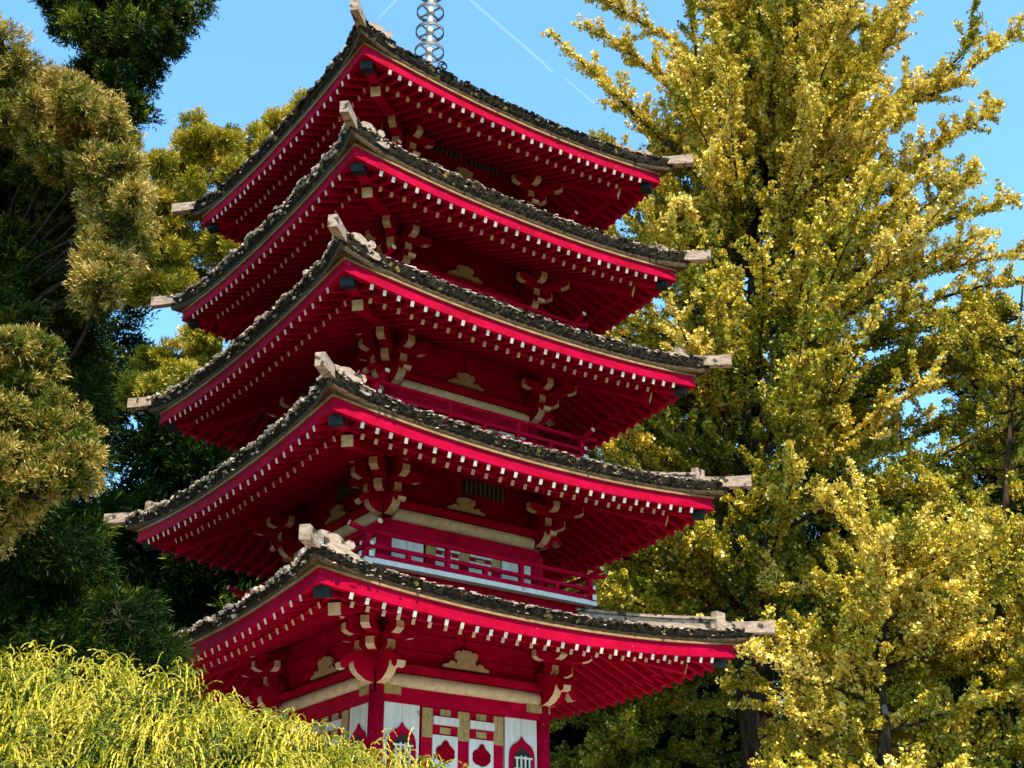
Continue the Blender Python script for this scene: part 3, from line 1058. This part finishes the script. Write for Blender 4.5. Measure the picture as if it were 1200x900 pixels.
# limbs that shape the outline: (pixel path, depth offset from trunk to tip)
LIMBS = [
    ([(880, 275), (800, 185), (745, 135), (705, 95), (645, 38)], -1.5), ([(892, 225), (830, 140), (765, 85), (725, 52), (686, 30)], 0.8),
    ([(905, 150), (840, 90), (790, 50), (740, 20), (698, -8)], -0.8), ([(914, 110), (870, 50), (830, 0), (800, -50)], 0.5),
    ([(880, 300), (800, 240), (750, 215), (715, 200), (690, 170)], -1.0), ([(882, 380), (820, 320), (760, 290), (720, 280), (700, 262)], 0.6),
    ([(882, 440), (800, 400), (740, 380), (700, 350)], -1.8), ([(884, 520), (800, 500), (740, 490), (690, 500), (670, 520)], 0.9),
    ([(884, 560), (810, 560), (750, 560), (700, 600), (670, 640)], 1.2), ([(884, 620), (800, 640), (740, 650), (690, 680)], 1.5),
    ([(886, 700), (800, 700), (740, 720), (680, 760)], 2.0),
    ([(890, 240), (930, 235), (1000, 170), (1060, 125), (1115, 100), (1160, 60), (1215, 25)], -1.8), ([(914, 190), (960, 130), (1000, 75), (1040, 30), (1060, -20)], 0.7),
    ([(905, 60), (930, 10), (960, -40), (980, -90)], 0.3), ([(984, 177), (967, 117), (942, 62), (925, 0), (915, -60)], -1.2),
    ([(886, 322), (960, 270), (1030, 215), (1080, 190), (1110, 160), (1150, 140), (1165, 120)], 1.0), ([(884, 400), (960, 340), (1040, 300), (1090, 265), (1140, 250), (1190, 232)], -1.2),
    ([(884, 440), (980, 380), (1060, 330), (1130, 310), (1215, 290)], 1.4), ([(882, 480), (960, 420), (1040, 380), (1100, 350), (1180, 330), (1230, 335)], -2.0),
    ([(884, 540), (960, 480), (1050, 440), (1140, 420), (1230, 410)], 0.6), ([(884, 600), (960, 560), (1050, 520), (1140, 490), (1230, 470)], 1.5),
    ([(886, 640), (960, 600), (1040, 590), (1120, 560)], -1.6), ([(880, 420), (850, 330), (800, 270), (775, 200), (760, 150)], 2.0),
    ([(884, 350), (930, 290), (960, 200), (1000, 120), (1030, 60), (1050, 20)], 1.9), ([(886, 330), (850, 260), (830, 180), (820, 100), (810, 20), (800, -40)], -2.2),
    ([(884, 420), (970, 350), (1060, 310), (1150, 290)], .9), ([(884, 460), (1000, 410), (1100, 380), (1200, 360)], -1.5), ([(884, 500), (990, 470), (1100, 450), (1210, 440)], 1.0), ([(886, 370), (960, 300), (1020, 260), (1070, 240)], -.4),
    ([(884, 480), (960, 440), (1040, 430), (1120, 400), (1200, 390)], 2.2), ([(884, 540), (960, 530), (1040, 500), (1130, 500)], 1.8), ([(884, 500), (830, 450), (780, 440), (730, 450)], 1.6), ([(884, 470), (840, 420), (800, 360), (750, 330)], 2.2),
    ([(1060, 125), (1090, 95), (1130, 60), (1140, 15)], -1.7), ([(1000, 170), (1010, 110), (1030, 70), (1055, 30)], -1.4), ([(1090, 265), (1110, 235), (1112, 215), (1150, 215)], -1.3),
]
for path, off in LIMBS:
    ctrl = [at(px, py, DG + off * (j / (len(path) - 1)) ** 0.8 + (0 if j == 0 else rng.normal(0, 0.15))) for j, (px, py) in enumerate(path)]
    ln = np.linalg.norm(np.diff(np.array(ctrl), axis=0), axis=1).sum()
    gk.limb(curve_pts(ctrl, 16), 0.02 + 0.009 * ln, 0.010, 1.0, 0.10, 0.9)
# limbs all round, from low and level to high and steep
NL = 290
for q in range(NL):
    t = (q + rng.uniform(0, 1)) / NL
    k = int((0.14 + 0.82 * t ** 1.15) * 59)
    p = tp[k]
    az = rng.uniform(0, 2 * math.pi)
    hor = np.array([math.cos(az), math.sin(az), 0])
    side = hor @ np.array([rt[0], rt[1], 0])
    if 0.05 < t < 0.28 and hor @ FH < -0.35 and abs(side) < 0.8 and rng.random() < 0.45:
        continue
    el = math.radians(10 + 50 * t + rng.normal(0, 8))
    L_ = (5.6 - 3.3 * t ** 1.6) * rng.uniform(0.65, 1.1) * (1.12 if side > 0 else 0.85)
    d0 = hor * math.cos(el) + np.array([0, 0, math.sin(el)])
    s = np.linspace(0, 1, 12)[:, None]
    wig = rand_unit(1)[0] * 0.35
    pts = p + d0 * L_ * s + np.array([0, 0, 0.10 * L_]) * s * s + wig * np.sin(s * 4) * 0.5 * s
    gk.limb(pts, 0.02 + 0.008 * L_, 0.008, 0.85, 0.18, 1.05, True, 5)


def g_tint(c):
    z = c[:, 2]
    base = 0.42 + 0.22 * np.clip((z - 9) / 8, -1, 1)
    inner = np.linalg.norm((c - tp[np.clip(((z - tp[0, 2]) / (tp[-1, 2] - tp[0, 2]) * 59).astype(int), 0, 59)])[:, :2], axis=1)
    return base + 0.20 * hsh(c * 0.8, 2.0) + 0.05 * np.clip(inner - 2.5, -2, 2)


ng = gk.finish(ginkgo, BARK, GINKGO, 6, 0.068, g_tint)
print("ginkgo leaves", ng)


# ---- a second, nearer ginkgo to the right with layered level sprays
def side_ginkgo(px, D, top_py, spread, nl, label, seed_az, low, tintbase, pathx=()):
    b_ = at(px, 905, D)
    base = np.array([b_[0], b_[1], gz(b_[0], b_[1]) - 0.2])
    tops = at(px + 14, top_py, D)
    midp = at(px - 8, (905 + top_py) / 2, D)
    g2 = Broadleaf()
    tp2 = curve_pts([base, b_, midp, tops], 40)
    g2.wood.tube(tp2, np.linspace(0.17, 0.018, 40), 12, 0, True, 0.10)
    root = empty("ginkgo_tree", base, label, "tree", None)
    for q in range(nl):
        t = (q + rng.uniform(0, 1)) / nl
        k = int((low + (0.97 - low) * t) * 39)
        p = tp2[k]
        az = rng.uniform(0, 2 * math.pi)
        hor = np.array([math.cos(az), math.sin(az), 0])
        el = math.radians(-6 + 24 * t + rng.normal(0, 7))
        L_ = spread * (1 - 0.45 * t ** 2) * rng.uniform(0.5, 1.15)
        d0 = hor * math.cos(el) + np.array([0, 0, math.sin(el)])
        s = np.linspace(0, 1, 12)[:, None]
        wig = rand_unit(1)[0] * 0.3
        pts = p + d0 * L_ * s + np.array([0, 0, 0.05 * L_]) * s * s + wig * np.sin(s * 4) * 0.5 * s
        g2.limb(pts, 0.012 + 0.007 * L_, 0.006, 1.05, 0.05, 0.9, True, 5)
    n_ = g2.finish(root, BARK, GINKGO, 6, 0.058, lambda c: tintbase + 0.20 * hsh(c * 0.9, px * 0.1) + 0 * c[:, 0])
    print(label, n_)
    return root


side_ginkgo(1040, 21.5, 620, 3.3, 58, "smaller yellow ginkgo with painted sun patches on its trunk at the right", 0, 0.16, 0.60)  # raised tint paints the low sprays as facing the sun
side_ginkgo(1185, 23.5, 330, 3.6, 100, "yellow green ginkgo at the far right edge below open sky", 1, 0.12, 0.48)
side_ginkgo(745, 29.0, 430, 3.7, 130, "greener ginkgo low behind the pagoda's right eaves", 2, 0.15, 0.30)


# ---- conifers made of boughs: every bough is a cloud of needle sprays on its own limb
def conifer(name, label, cat, trunk_px, D, boughs, leafm, barkm, spray, k_leaf, nlen, nwid, dens, tint0, tint_up, group=None, upright=0.35, rtrunk=0.22, gaps=0.1, droop=0.0, shell=0.6, clumps=16):
    """boughs: (px, py, depth, rx, ry_depth, rz) in metres round their centres."""
    b_ = at(*trunk_px[0], D)
    base = np.array([b_[0], b_[1], gz(b_[0], b_[1]) - 0.2])
    root = empty(name, base, label, cat, group)
    tpts = curve_pts([base] + [at(px, py, D) for px, py in trunk_px[0:]], 24)
    w = MB()
    w.tube(tpts, np.linspace(rtrunk, rtrunk * 0.25, 24), 10, 0, True, 0.08)
    P, Dr, T = [], [], []
    rh = np.array([r0[0], r0[1], 0])
    fh = FH
    for (px, py, dd, rx, ry, rz, *dt) in boughs:
        dt = dt[0] if dt else 0.0
        c = at(px, py, dd)
        # limb from trunk to bough centre
        j = np.argmin(np.abs(tpts[:, 2] - (c[2] - 0.5 * np.linalg.norm(c[:2] - tpts[12, :2]) * 0.4)))
        p0 = tpts[j]
        mid = (p0 + c) / 2 + rand_unit(1)[0] * 0.25
        lp = curve_pts([p0, mid, c], 8)
        if len(boughs) < 15 or rng.random() < 0.3:
            w.tube(lp, np.linspace(0.13 * rtrunk, 0.012, 8), 5, 0, False, 0.05)
        # the bough is a heap of smaller clumps with gaps between them
        rmin = min(rx, rz)
        ncl = int(np.clip(clumps * (rx * rz + rx * ry + ry * rz) / (3 * rmin * rmin), 10, 60))
        for q in range(ncl):
            uu_ = rand_unit(1)[0]
            rad_ = rng.uniform(0.35, 0.95)
            cc = c + (uu_[0] * rx * rh + uu_[1] * ry * fh + uu_[2] * rz * np.array([0, 0, 1.0])) * rad_
            cr_ = rmin * rng.uniform(0.22, 0.46)
            m = int(4 * math.pi * cr_ * cr_ * dens * 0.8) + 6
            u = rand_unit(m)
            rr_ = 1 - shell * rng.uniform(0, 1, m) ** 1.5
            lump = 1 + 0.28 * hsh(u * 2.6 + cc * 3, 1.0) + 0.16 * hsh(u * 6.0 + cc * 5, 2.0)
            pos = cc + u * (rr_ * lump * cr_)[:, None] * np.array([1.15, 1.15, 0.85])
            keep = hsh(pos * 2.5 / max(rmin, 0.3), 4.0) > -1 + 1.1 * gaps + rng.uniform(-0.25, 0.25, m)
            pos, u, rr_ = pos[keep], u[keep], rr_[keep]
            P.append(pos)
            Dr.append(unit(u * 0.6 + uu_ * 0.5 + np.array([0, 0, upright - droop]) + rand_unit(len(pos)) * 0.4))
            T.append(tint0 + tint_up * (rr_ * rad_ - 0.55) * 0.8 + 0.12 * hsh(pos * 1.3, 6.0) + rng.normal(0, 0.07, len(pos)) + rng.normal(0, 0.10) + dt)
        for q in range(14):
            e = c + (rand_unit(1)[0] * np.array([rx, rx, rz])) * 0.75
            w.tube([c, (c + e) / 2 + rand_unit(1)[0] * 0.1, e], [0.02, 0.012, 0.005], 3, 0, False)
    w.build("trunk", [barkm], root, True)
    P = np.concatenate(P)
    Dr = np.concatenate(Dr)
    T = np.concatenate(T)
    # each spray: needles along a short twig
    n_ = len(P)
    tw = np.tile(np.linspace(0, 1, k_leaf), n_)
    Pp = np.repeat(P, k_leaf, 0) + np.repeat(Dr, k_leaf, 0) * (tw * spray)[:, None]
    Dn = unit(np.repeat(Dr, k_leaf, 0) * 0.9 + rand_unit(n_ * k_leaf) * 0.75 + np.array([0, 0, -0.1 * droop]))
    nr = rand_unit(n_ * k_leaf)
    Tt = np.repeat(T, k_leaf) + 0.22 * (tw - 0.5) + rng.normal(0, 0.06, n_ * k_leaf)
    sz = nlen * rng.uniform(0.7, 1.25, n_ * k_leaf)
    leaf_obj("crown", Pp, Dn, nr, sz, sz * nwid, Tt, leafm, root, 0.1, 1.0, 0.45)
    print(label, n_ * k_leaf)
    return root


def inside(poly, x, y):
    c = False
    n_ = len(poly)
    for a_ in range(n_):
        x0, y0 = poly[a_]
        x1, y1 = poly[(a_ + 1) % n_]
        if (y0 > y) != (y1 > y) and x < (x1 - x0) * (y - y0) / (y1 - y0) + x0:
            c = not c
    return c


def crown_boughs(poly, count, D, rad, depth=lambda x, y: 0.0, spread=0.5, hole=None, tintf=lambda x, y: 0.0):
    """Boughs strewn through a crown whose outline is given; radii in metres."""
    xs = [p[0] for p in poly]
    ys = [p[1] for p in poly]
    out = []
    while len(out) < count:
        x = rng.uniform(min(xs), max(xs))
        y = rng.uniform(min(ys), max(ys))
        if not inside(poly, x, y) or (hole and inside(hole, x, y)):
            continue
        r_ = rng.uniform(*rad)
        out.append((x, y, D + depth(x, y) + rng.normal(0, spread), r_ * rng.uniform(0.85, 1.3), r_, r_ * rng.uniform(0.65, 1.0), tintf(x, y)))
    return out


# near tree filling the upper left, tan-tipped needles
rng = np.random.default_rng(21)
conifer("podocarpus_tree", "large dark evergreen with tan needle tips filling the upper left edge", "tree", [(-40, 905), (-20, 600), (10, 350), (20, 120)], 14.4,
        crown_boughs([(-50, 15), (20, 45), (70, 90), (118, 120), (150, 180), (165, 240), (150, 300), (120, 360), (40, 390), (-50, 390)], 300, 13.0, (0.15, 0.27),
                     lambda x, y: 1.3 if (x < 110 and y > 150 + 0.8 * x) else 0.0, 0.35, None, lambda x, y: -0.26 if (x < 110 and y > 150 + 0.8 * x) else 0.12),  # inner lower-left boughs tinted down as painted shade, outer ones up as lit
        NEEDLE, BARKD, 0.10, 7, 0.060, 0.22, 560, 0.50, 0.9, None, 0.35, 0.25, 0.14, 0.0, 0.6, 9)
# lit mound in front of it, left edge
conifer("podocarpus_tree", "sunlit rounded needle shrub jutting from the left edge at mid height", "tree", [(-60, 905), (-50, 700), (-20, 560)], 10.9,
        crown_boughs([(-40, 400), (30, 400), (75, 420), (85, 445), (70, 480), (98, 520), (95, 560), (50, 590), (-40, 640)], 84, 10.4, (0.13, 0.24), lambda x, y: 0.0, 0.22),
        NEEDLE, BARKD, 0.075, 8, 0.046, 0.22, 950, 0.56, 0.9, None, 0.45, 0.14, 0.12, 0.0, 0.6, 9)
# feathery shaded dark tree below
conifer("cypress_tree", "dark green feathery cypress in shade left of the lowest eaves", "tree", [(60, 905), (60, 760), (70, 620), (80, 480)], 15.6,
        crown_boughs([(80, 300), (112, 340), (108, 430), (95, 520), (88, 600), (100, 640), (150, 680), (178, 705), (180, 775), (-40, 790), (-40, 600), (50, 600), (70, 480)], 66, 14.6, (0.26, 0.42), lambda x, y: -0.6 if y > 600 else 0.3, 0.4) + [(104, 395, 15, .3, .4, .3), (107, 440, 15, .3, .4, .3), (104, 490, 15, .3, .4, .3), (100, 540, 15, .3, .4, .3), (108, 350, 15, .3, .4, .3)],
        DARKN, BARKD, 0.16, 8, 0.080, 0.14, 330, 0.50, 0.4, None, 0.15, 0.2, 0.04, 0.25, 0.6, 9)
# dark fir high at the top left
conifer("fir_tree", "dark fir with ragged boughs against the sky at the top left", "tree", [(40, 905), (60, 500), (100, 200), (120, -120)], 22.2,
        crown_boughs([(30, -80), (50, 20), (90, 80), (120, 140), (155, 160), (172, 125), (190, 100), (185, 70), (218, 25), (215, -80)], 74, 21.5, (0.25, 0.5), lambda x, y: 0.0, 0.7),
        DARKN, BARKD, 0.18, 8, 0.10, 0.26, 240, 0.66, 0.75, None, 0.3, 0.2, 0.34, 0.0, 0.65, 7)
# golden cedar behind the pagoda's left eaves
conifer("cedar_tree", "golden tufted cedar behind the pagoda's upper left eaves", "tree", [(250, 905), (250, 500), (262, 300), (255, 180)], 28.2,
        crown_boughs([(140, 215), (185, 195), (210, 180), (228, 150), (262, 143), (285, 165), (325, 145), (358, 112), (395, 125), (350, 260), (300, 470), (230, 470), (150, 465), (130, 300)], 150, 27.0, (0.26, 0.48), lambda x, y: 0.0, 0.8,
                     [(140, 355), (200, 355), (200, 420), (140, 420)]) + [(300, 168, 27.2, .5, .6, .4), (328, 150, 27.4, .5, .6, .4), (352, 130, 27.6, .4, .5, .35), (372, 138, 27.8, .4, .5, .35), (262, 160, 27, .45, .5, .4), (255, 185, 27, .5, .5, .4)],
        CEDAR, BARKD, 0.16, 8, 0.095, 0.28, 270, 0.58, 0.8, None, 0.6, 0.2, 0.14, 0.0, 0.6, 8)
# dark evergreens standing far behind
BG = [
    ((230, 840), 23, [(180, 850, 23, 1.2, 1.0, .8), (260, 860, 23, 1.1, 1.0, .8), (330, 870, 23.4, 1.0, 1.0, .7), (100, 850, 22.6, 1.2, 1.0, .9), (20, 850, 22, 1.3, 1.0, 1.0)], "low dark evergreen hidden mostly by the yellow foreground shrub"),
    ((265, 600), 25, [(250, 570, 25, 1.3, 1.2, 1.1), (300, 620, 25, 1.1, 1.2, .9), (190, 620, 25, .9, 1.0, .8), (260, 690, 24.5, 1.4, 1.2, 1.0), (200, 520, 25.3, .8, 1.0, .8)], "dark low evergreen close behind the second eaves on the left"),
    ((215, 560), 34, [(200, 560, 34, 1.9, 1.8, 1.8), (270, 620, 33, 1.9, 1.8, 1.6), (150, 660, 34, 1.9, 1.8, 1.7), (330, 560, 35, 2.2, 1.8, 2.2), (230, 720, 33, 2.6, 1.8, 1.7)], "nearly black evergreen in deep shade behind the pagoda's left eaves"),
    ((20, 560), 30, [(20, 520, 30, 2.6, 1.8, 2.4), (-40, 380, 30, 2.2, 1.8, 2.2), (60, 660, 30, 2.6, 1.8, 2.4), (20, 780, 30, 2.4, 1.8, 2.0), (110, 420, 31, 1.6, 1.5, 2.0), (60, 250, 30, 1.6, 1.4, 1.5), (120, 330, 30.5, 1.1, 1.2, 1.2), (0, 150, 30, 1.5, 1.2, 1.5)], "dark broad evergreen behind the trees at the left edge"),
    ((720, 760), 36, [(700, 800, 36, 2.4, 1.8, 2.2), (800, 780, 36, 2.6, 1.8, 2.4), (760, 860, 35, 2.6, 1.8, 1.8), (640, 860, 36, 2.2, 1.8, 1.8), (860, 880, 36, 2.2, 1.8, 1.8), (720, 660, 37, 2.0, 1.8, 2.0), (820, 620, 37, 2.0, 1.8, 2.4)], "dark evergreen mass low behind the lowest right eaves"),
    ((960, 740), 38, [(940, 760, 38, 2.8, 1.8, 2.8), (1040, 780, 38, 2.6, 1.8, 2.6), (960, 620, 38, 2.6, 1.8, 2.6), (1060, 640, 38, 2.4, 1.8, 2.4), (1000, 880, 37, 3.0, 1.8, 2.0), (960, 480, 38.5, 2.0, 1.6, 2.4)], "dark evergreen behind the ginkgo trunks at lower right"),
    ((1165, 560), 33, [(1160, 420, 33, .9, 1.0, .9), (1175, 480, 33, 1.3, 1.2, 1.2), (1150, 370, 33, .5, .6, .5), (1190, 560, 33, 1.5, 1.4, 1.6), (1150, 640, 33, 1.7, 1.4, 1.8), (1180, 760, 33, 2.0, 1.5, 2.2), (1140, 870, 33, 2.0, 1.5, 2.0)], "blue green pine rising behind the right edge under open sky"),
]
for (tpx, D, bl, lab) in BG:
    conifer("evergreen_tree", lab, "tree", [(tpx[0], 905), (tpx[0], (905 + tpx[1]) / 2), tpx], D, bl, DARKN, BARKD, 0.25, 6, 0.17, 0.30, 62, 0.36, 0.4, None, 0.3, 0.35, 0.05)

# ---- golden thread cypress in the foreground, lower left
BD = 5.2
bc = at(120, 905, BD)
bbase = np.array([bc[0], bc[1], gz(bc[0], bc[1]) - 0.1])
bush = empty("thread_cypress_shrub", bbase, "golden thread leaf cypress with drooping yellow tips in the lower left foreground", "shrub")
MOUNDS = [(60, 905, 5.1, .50, .55, .42), (150, 915, 5.0, .46, .55, .40), (-30, 900, 5.2, .46, .55, .42), (235, 940, 5.1, .42, .5, .36), (320, 960, 5.3, .40, .5, .35), (400, 985, 5.5, .40, .5, .36), (470, 1010, 5.7, .34, .45, .34), (545, 1025, 5.9, .3, .4, .33), (500, 1000, 5.8, .3, .4, .33), (200, 1000, 4.7, .6, .5, .45), (60, 1010, 4.6, .6, .5, .5), (350, 1050, 5.0, .5, .5, .45)]
w = MB()
tb = curve_pts([bbase, (bbase + bc) / 2, bc - np.array([0, 0, 0.15])], 8)
w.tube(tb, np.linspace(0.10, 0.04, 8), 8, 0, True, 0.08)
rh = np.array([r0[0], r0[1], 0])
TV, TD, TT, TW, TL = [], [], [], [], []
for (px, py, dd, rx, ry, rz) in MOUNDS:
    c = at(px, py, dd)
    w.tube(curve_pts([tb[-1], (tb[-1] + c) / 2 + np.array([0, 0, -0.1]), c], 8), np.linspace(0.04, 0.012, 8), 5, 0, False)
    m = 2000
    u = rand_unit(m)
    u[:, 2] = np.abs(u[:, 2]) * 0.9 + rng.uniform(-0.25, 0.1, m)
    u = unit(u)
    lump = 1 + 0.10 * hsh(u * 4 + c, 3.0) + 0.07 * hsh(u * 9 + c, 1.0)
    rr_ = (1 - 0.5 * rng.uniform(0, 1, m) ** 1.3) * lump
    pos = c + (u[:, :1] * rx * rh + u[:, 1:2] * ry * FH + u[:, 2:3] * rz * np.array([0, 0, 1.0])) * rr_[:, None]
    outw = unit(u[:, :1] * rh / rx + u[:, 1:2] * FH / ry + u[:, 2:3] * np.array([0, 0, 1.0]) / rz)
    flow = np.stack([hsh(pos * 4.0, 1.0), hsh(pos * 4.0, 5.0), hsh(pos * 4.0, 9.0)], 1)
    keepb = hsh(pos * 7.0, 7.0) > -0.16 + rng.uniform(-0.2, 0.2, m)
    pos, outw, flow, rr_ = pos[keepb], outw[keepb], flow[keepb], rr_[keepb]
    m = len(pos)
    TV.append(pos)
    TD.append(unit(outw * 0.6 + np.array([0, 0, 0.15]) + flow * 0.9 + rand_unit(m) * 0.3))
    TT.append(np.clip(rr_ - 0.80, -0.4, 0.3) * 1.5 + 0.50 + rng.normal(0, 0.12, m) + 0.28 * hsh(pos * 5, 2.0))
w.build("trunk", [BARKD], bush, True)
TV = np.concatenate(TV)
TD = np.concatenate(TD)
TT = np.concatenate(TT)
# every thread arches up, out and hangs: a chain of little ribbons in two crossing planes, with side threads
segs = 7
n_ = len(TV)
pos_l, dir_l, nrm_l, len_l, wid_l, tin_l = [], [], [], [], [], []


def threads(P, Dv, L_, W_, T0, sag):
    p = P.copy()
    d = Dv.copy()
    st = L_ / segs
    for k in range(segs):
        for q in range(2):
            nr = unit(np.cross(d, np.array([0.3, 0.2, 1.0]))) if q == 0 else unit(np.cross(np.cross(d, np.array([0.3, 0.2, 1.0])), d))
            pos_l.append(p.copy())
            dir_l.append(d.copy())
            nrm_l.append(nr)
            len_l.append(st * 1.25)
            wid_l.append(W_ * (1.0 - 0.07 * k))
            tin_l.append(T0 + 0.42 * (k / segs - 0.45))
        p = p + d * st[:, None]
        d = unit(d + np.array([0, 0, -1.0]) * sag[:, None] + rng.normal(0, 0.08, d.shape))


L0 = rng.uniform(0.07, 0.17, n_)
threads(TV, TD, L0, rng.uniform(0.008, 0.0118, n_), TT, rng.uniform(0.3, 0.65, n_))
for fr_ in (0.12, 0.24, 0.36, 0.48):
    sel = rng.random(n_) < 0.5
    ns = int(sel.sum())
    threads(TV[sel] + TD[sel] * (L0[sel] * fr_)[:, None], unit(TD[sel] + rand_unit(ns) * 0.75), L0[sel] * rng.uniform(0.3, 0.6, ns), rng.uniform(0.0065, 0.010, ns), TT[sel] - 0.05, rng.uniform(0.3, 0.6, ns))
leaf_obj("foliage", np.concatenate(pos_l), np.concatenate(dir_l), np.concatenate(nrm_l), np.concatenate(len_l), np.concatenate(wid_l), np.concatenate(tin_l), THREAD, bush, 0.0, 1.0, 0.5)
print("threads", n_)

# ------------------------------------------------------------------ contrails, far up in the sky
TRAIL = new_mat("ice_trail")
n = TRAIL.node_tree.nodes
o_ = n.new("ShaderNodeOutputMaterial")
d_ = n.new("ShaderNodeBsdfDiffuse")
d_.inputs[0].default_value = (0.9, 0.9, 0.9, 1)
t_ = n.new("ShaderNodeBsdfTransparent")
m_ = n.new("ShaderNodeMixShader")
m_.inputs[0].default_value = 0.10
TRAIL.node_tree.links.new(t_.outputs[0], m_.inputs[1])
TRAIL.node_tree.links.new(d_.outputs[0], m_.inputs[2])
TRAIL.node_tree.links.new(m_.outputs[0], o_.inputs[0])
for pa, pb, ra, rb_, lab in [((540, -10), (648, 84), 1.1, 1.0, "thin white contrail slanting across the blue sky right of the spire"), ((474, -10), (443, 22), 1.0, 0.6, "short faint contrail left of the spire top"), ((662, 92), (700, 124), 0.6, 0.8, "faint contrail stub beside the ginkgo's upper left twigs")]:
    c = MB()
    A, B = at(*pa, 900), at(*pb, 900)
    pts = [A + (B - A) * t for t in np.linspace(0, 1, 12)]
    c.tube(pts, np.linspace(ra, rb_, 12), 8, 0, True, 0.1)
    tag(c.build("contrail", [TRAIL], None, True), lab, "contrail")
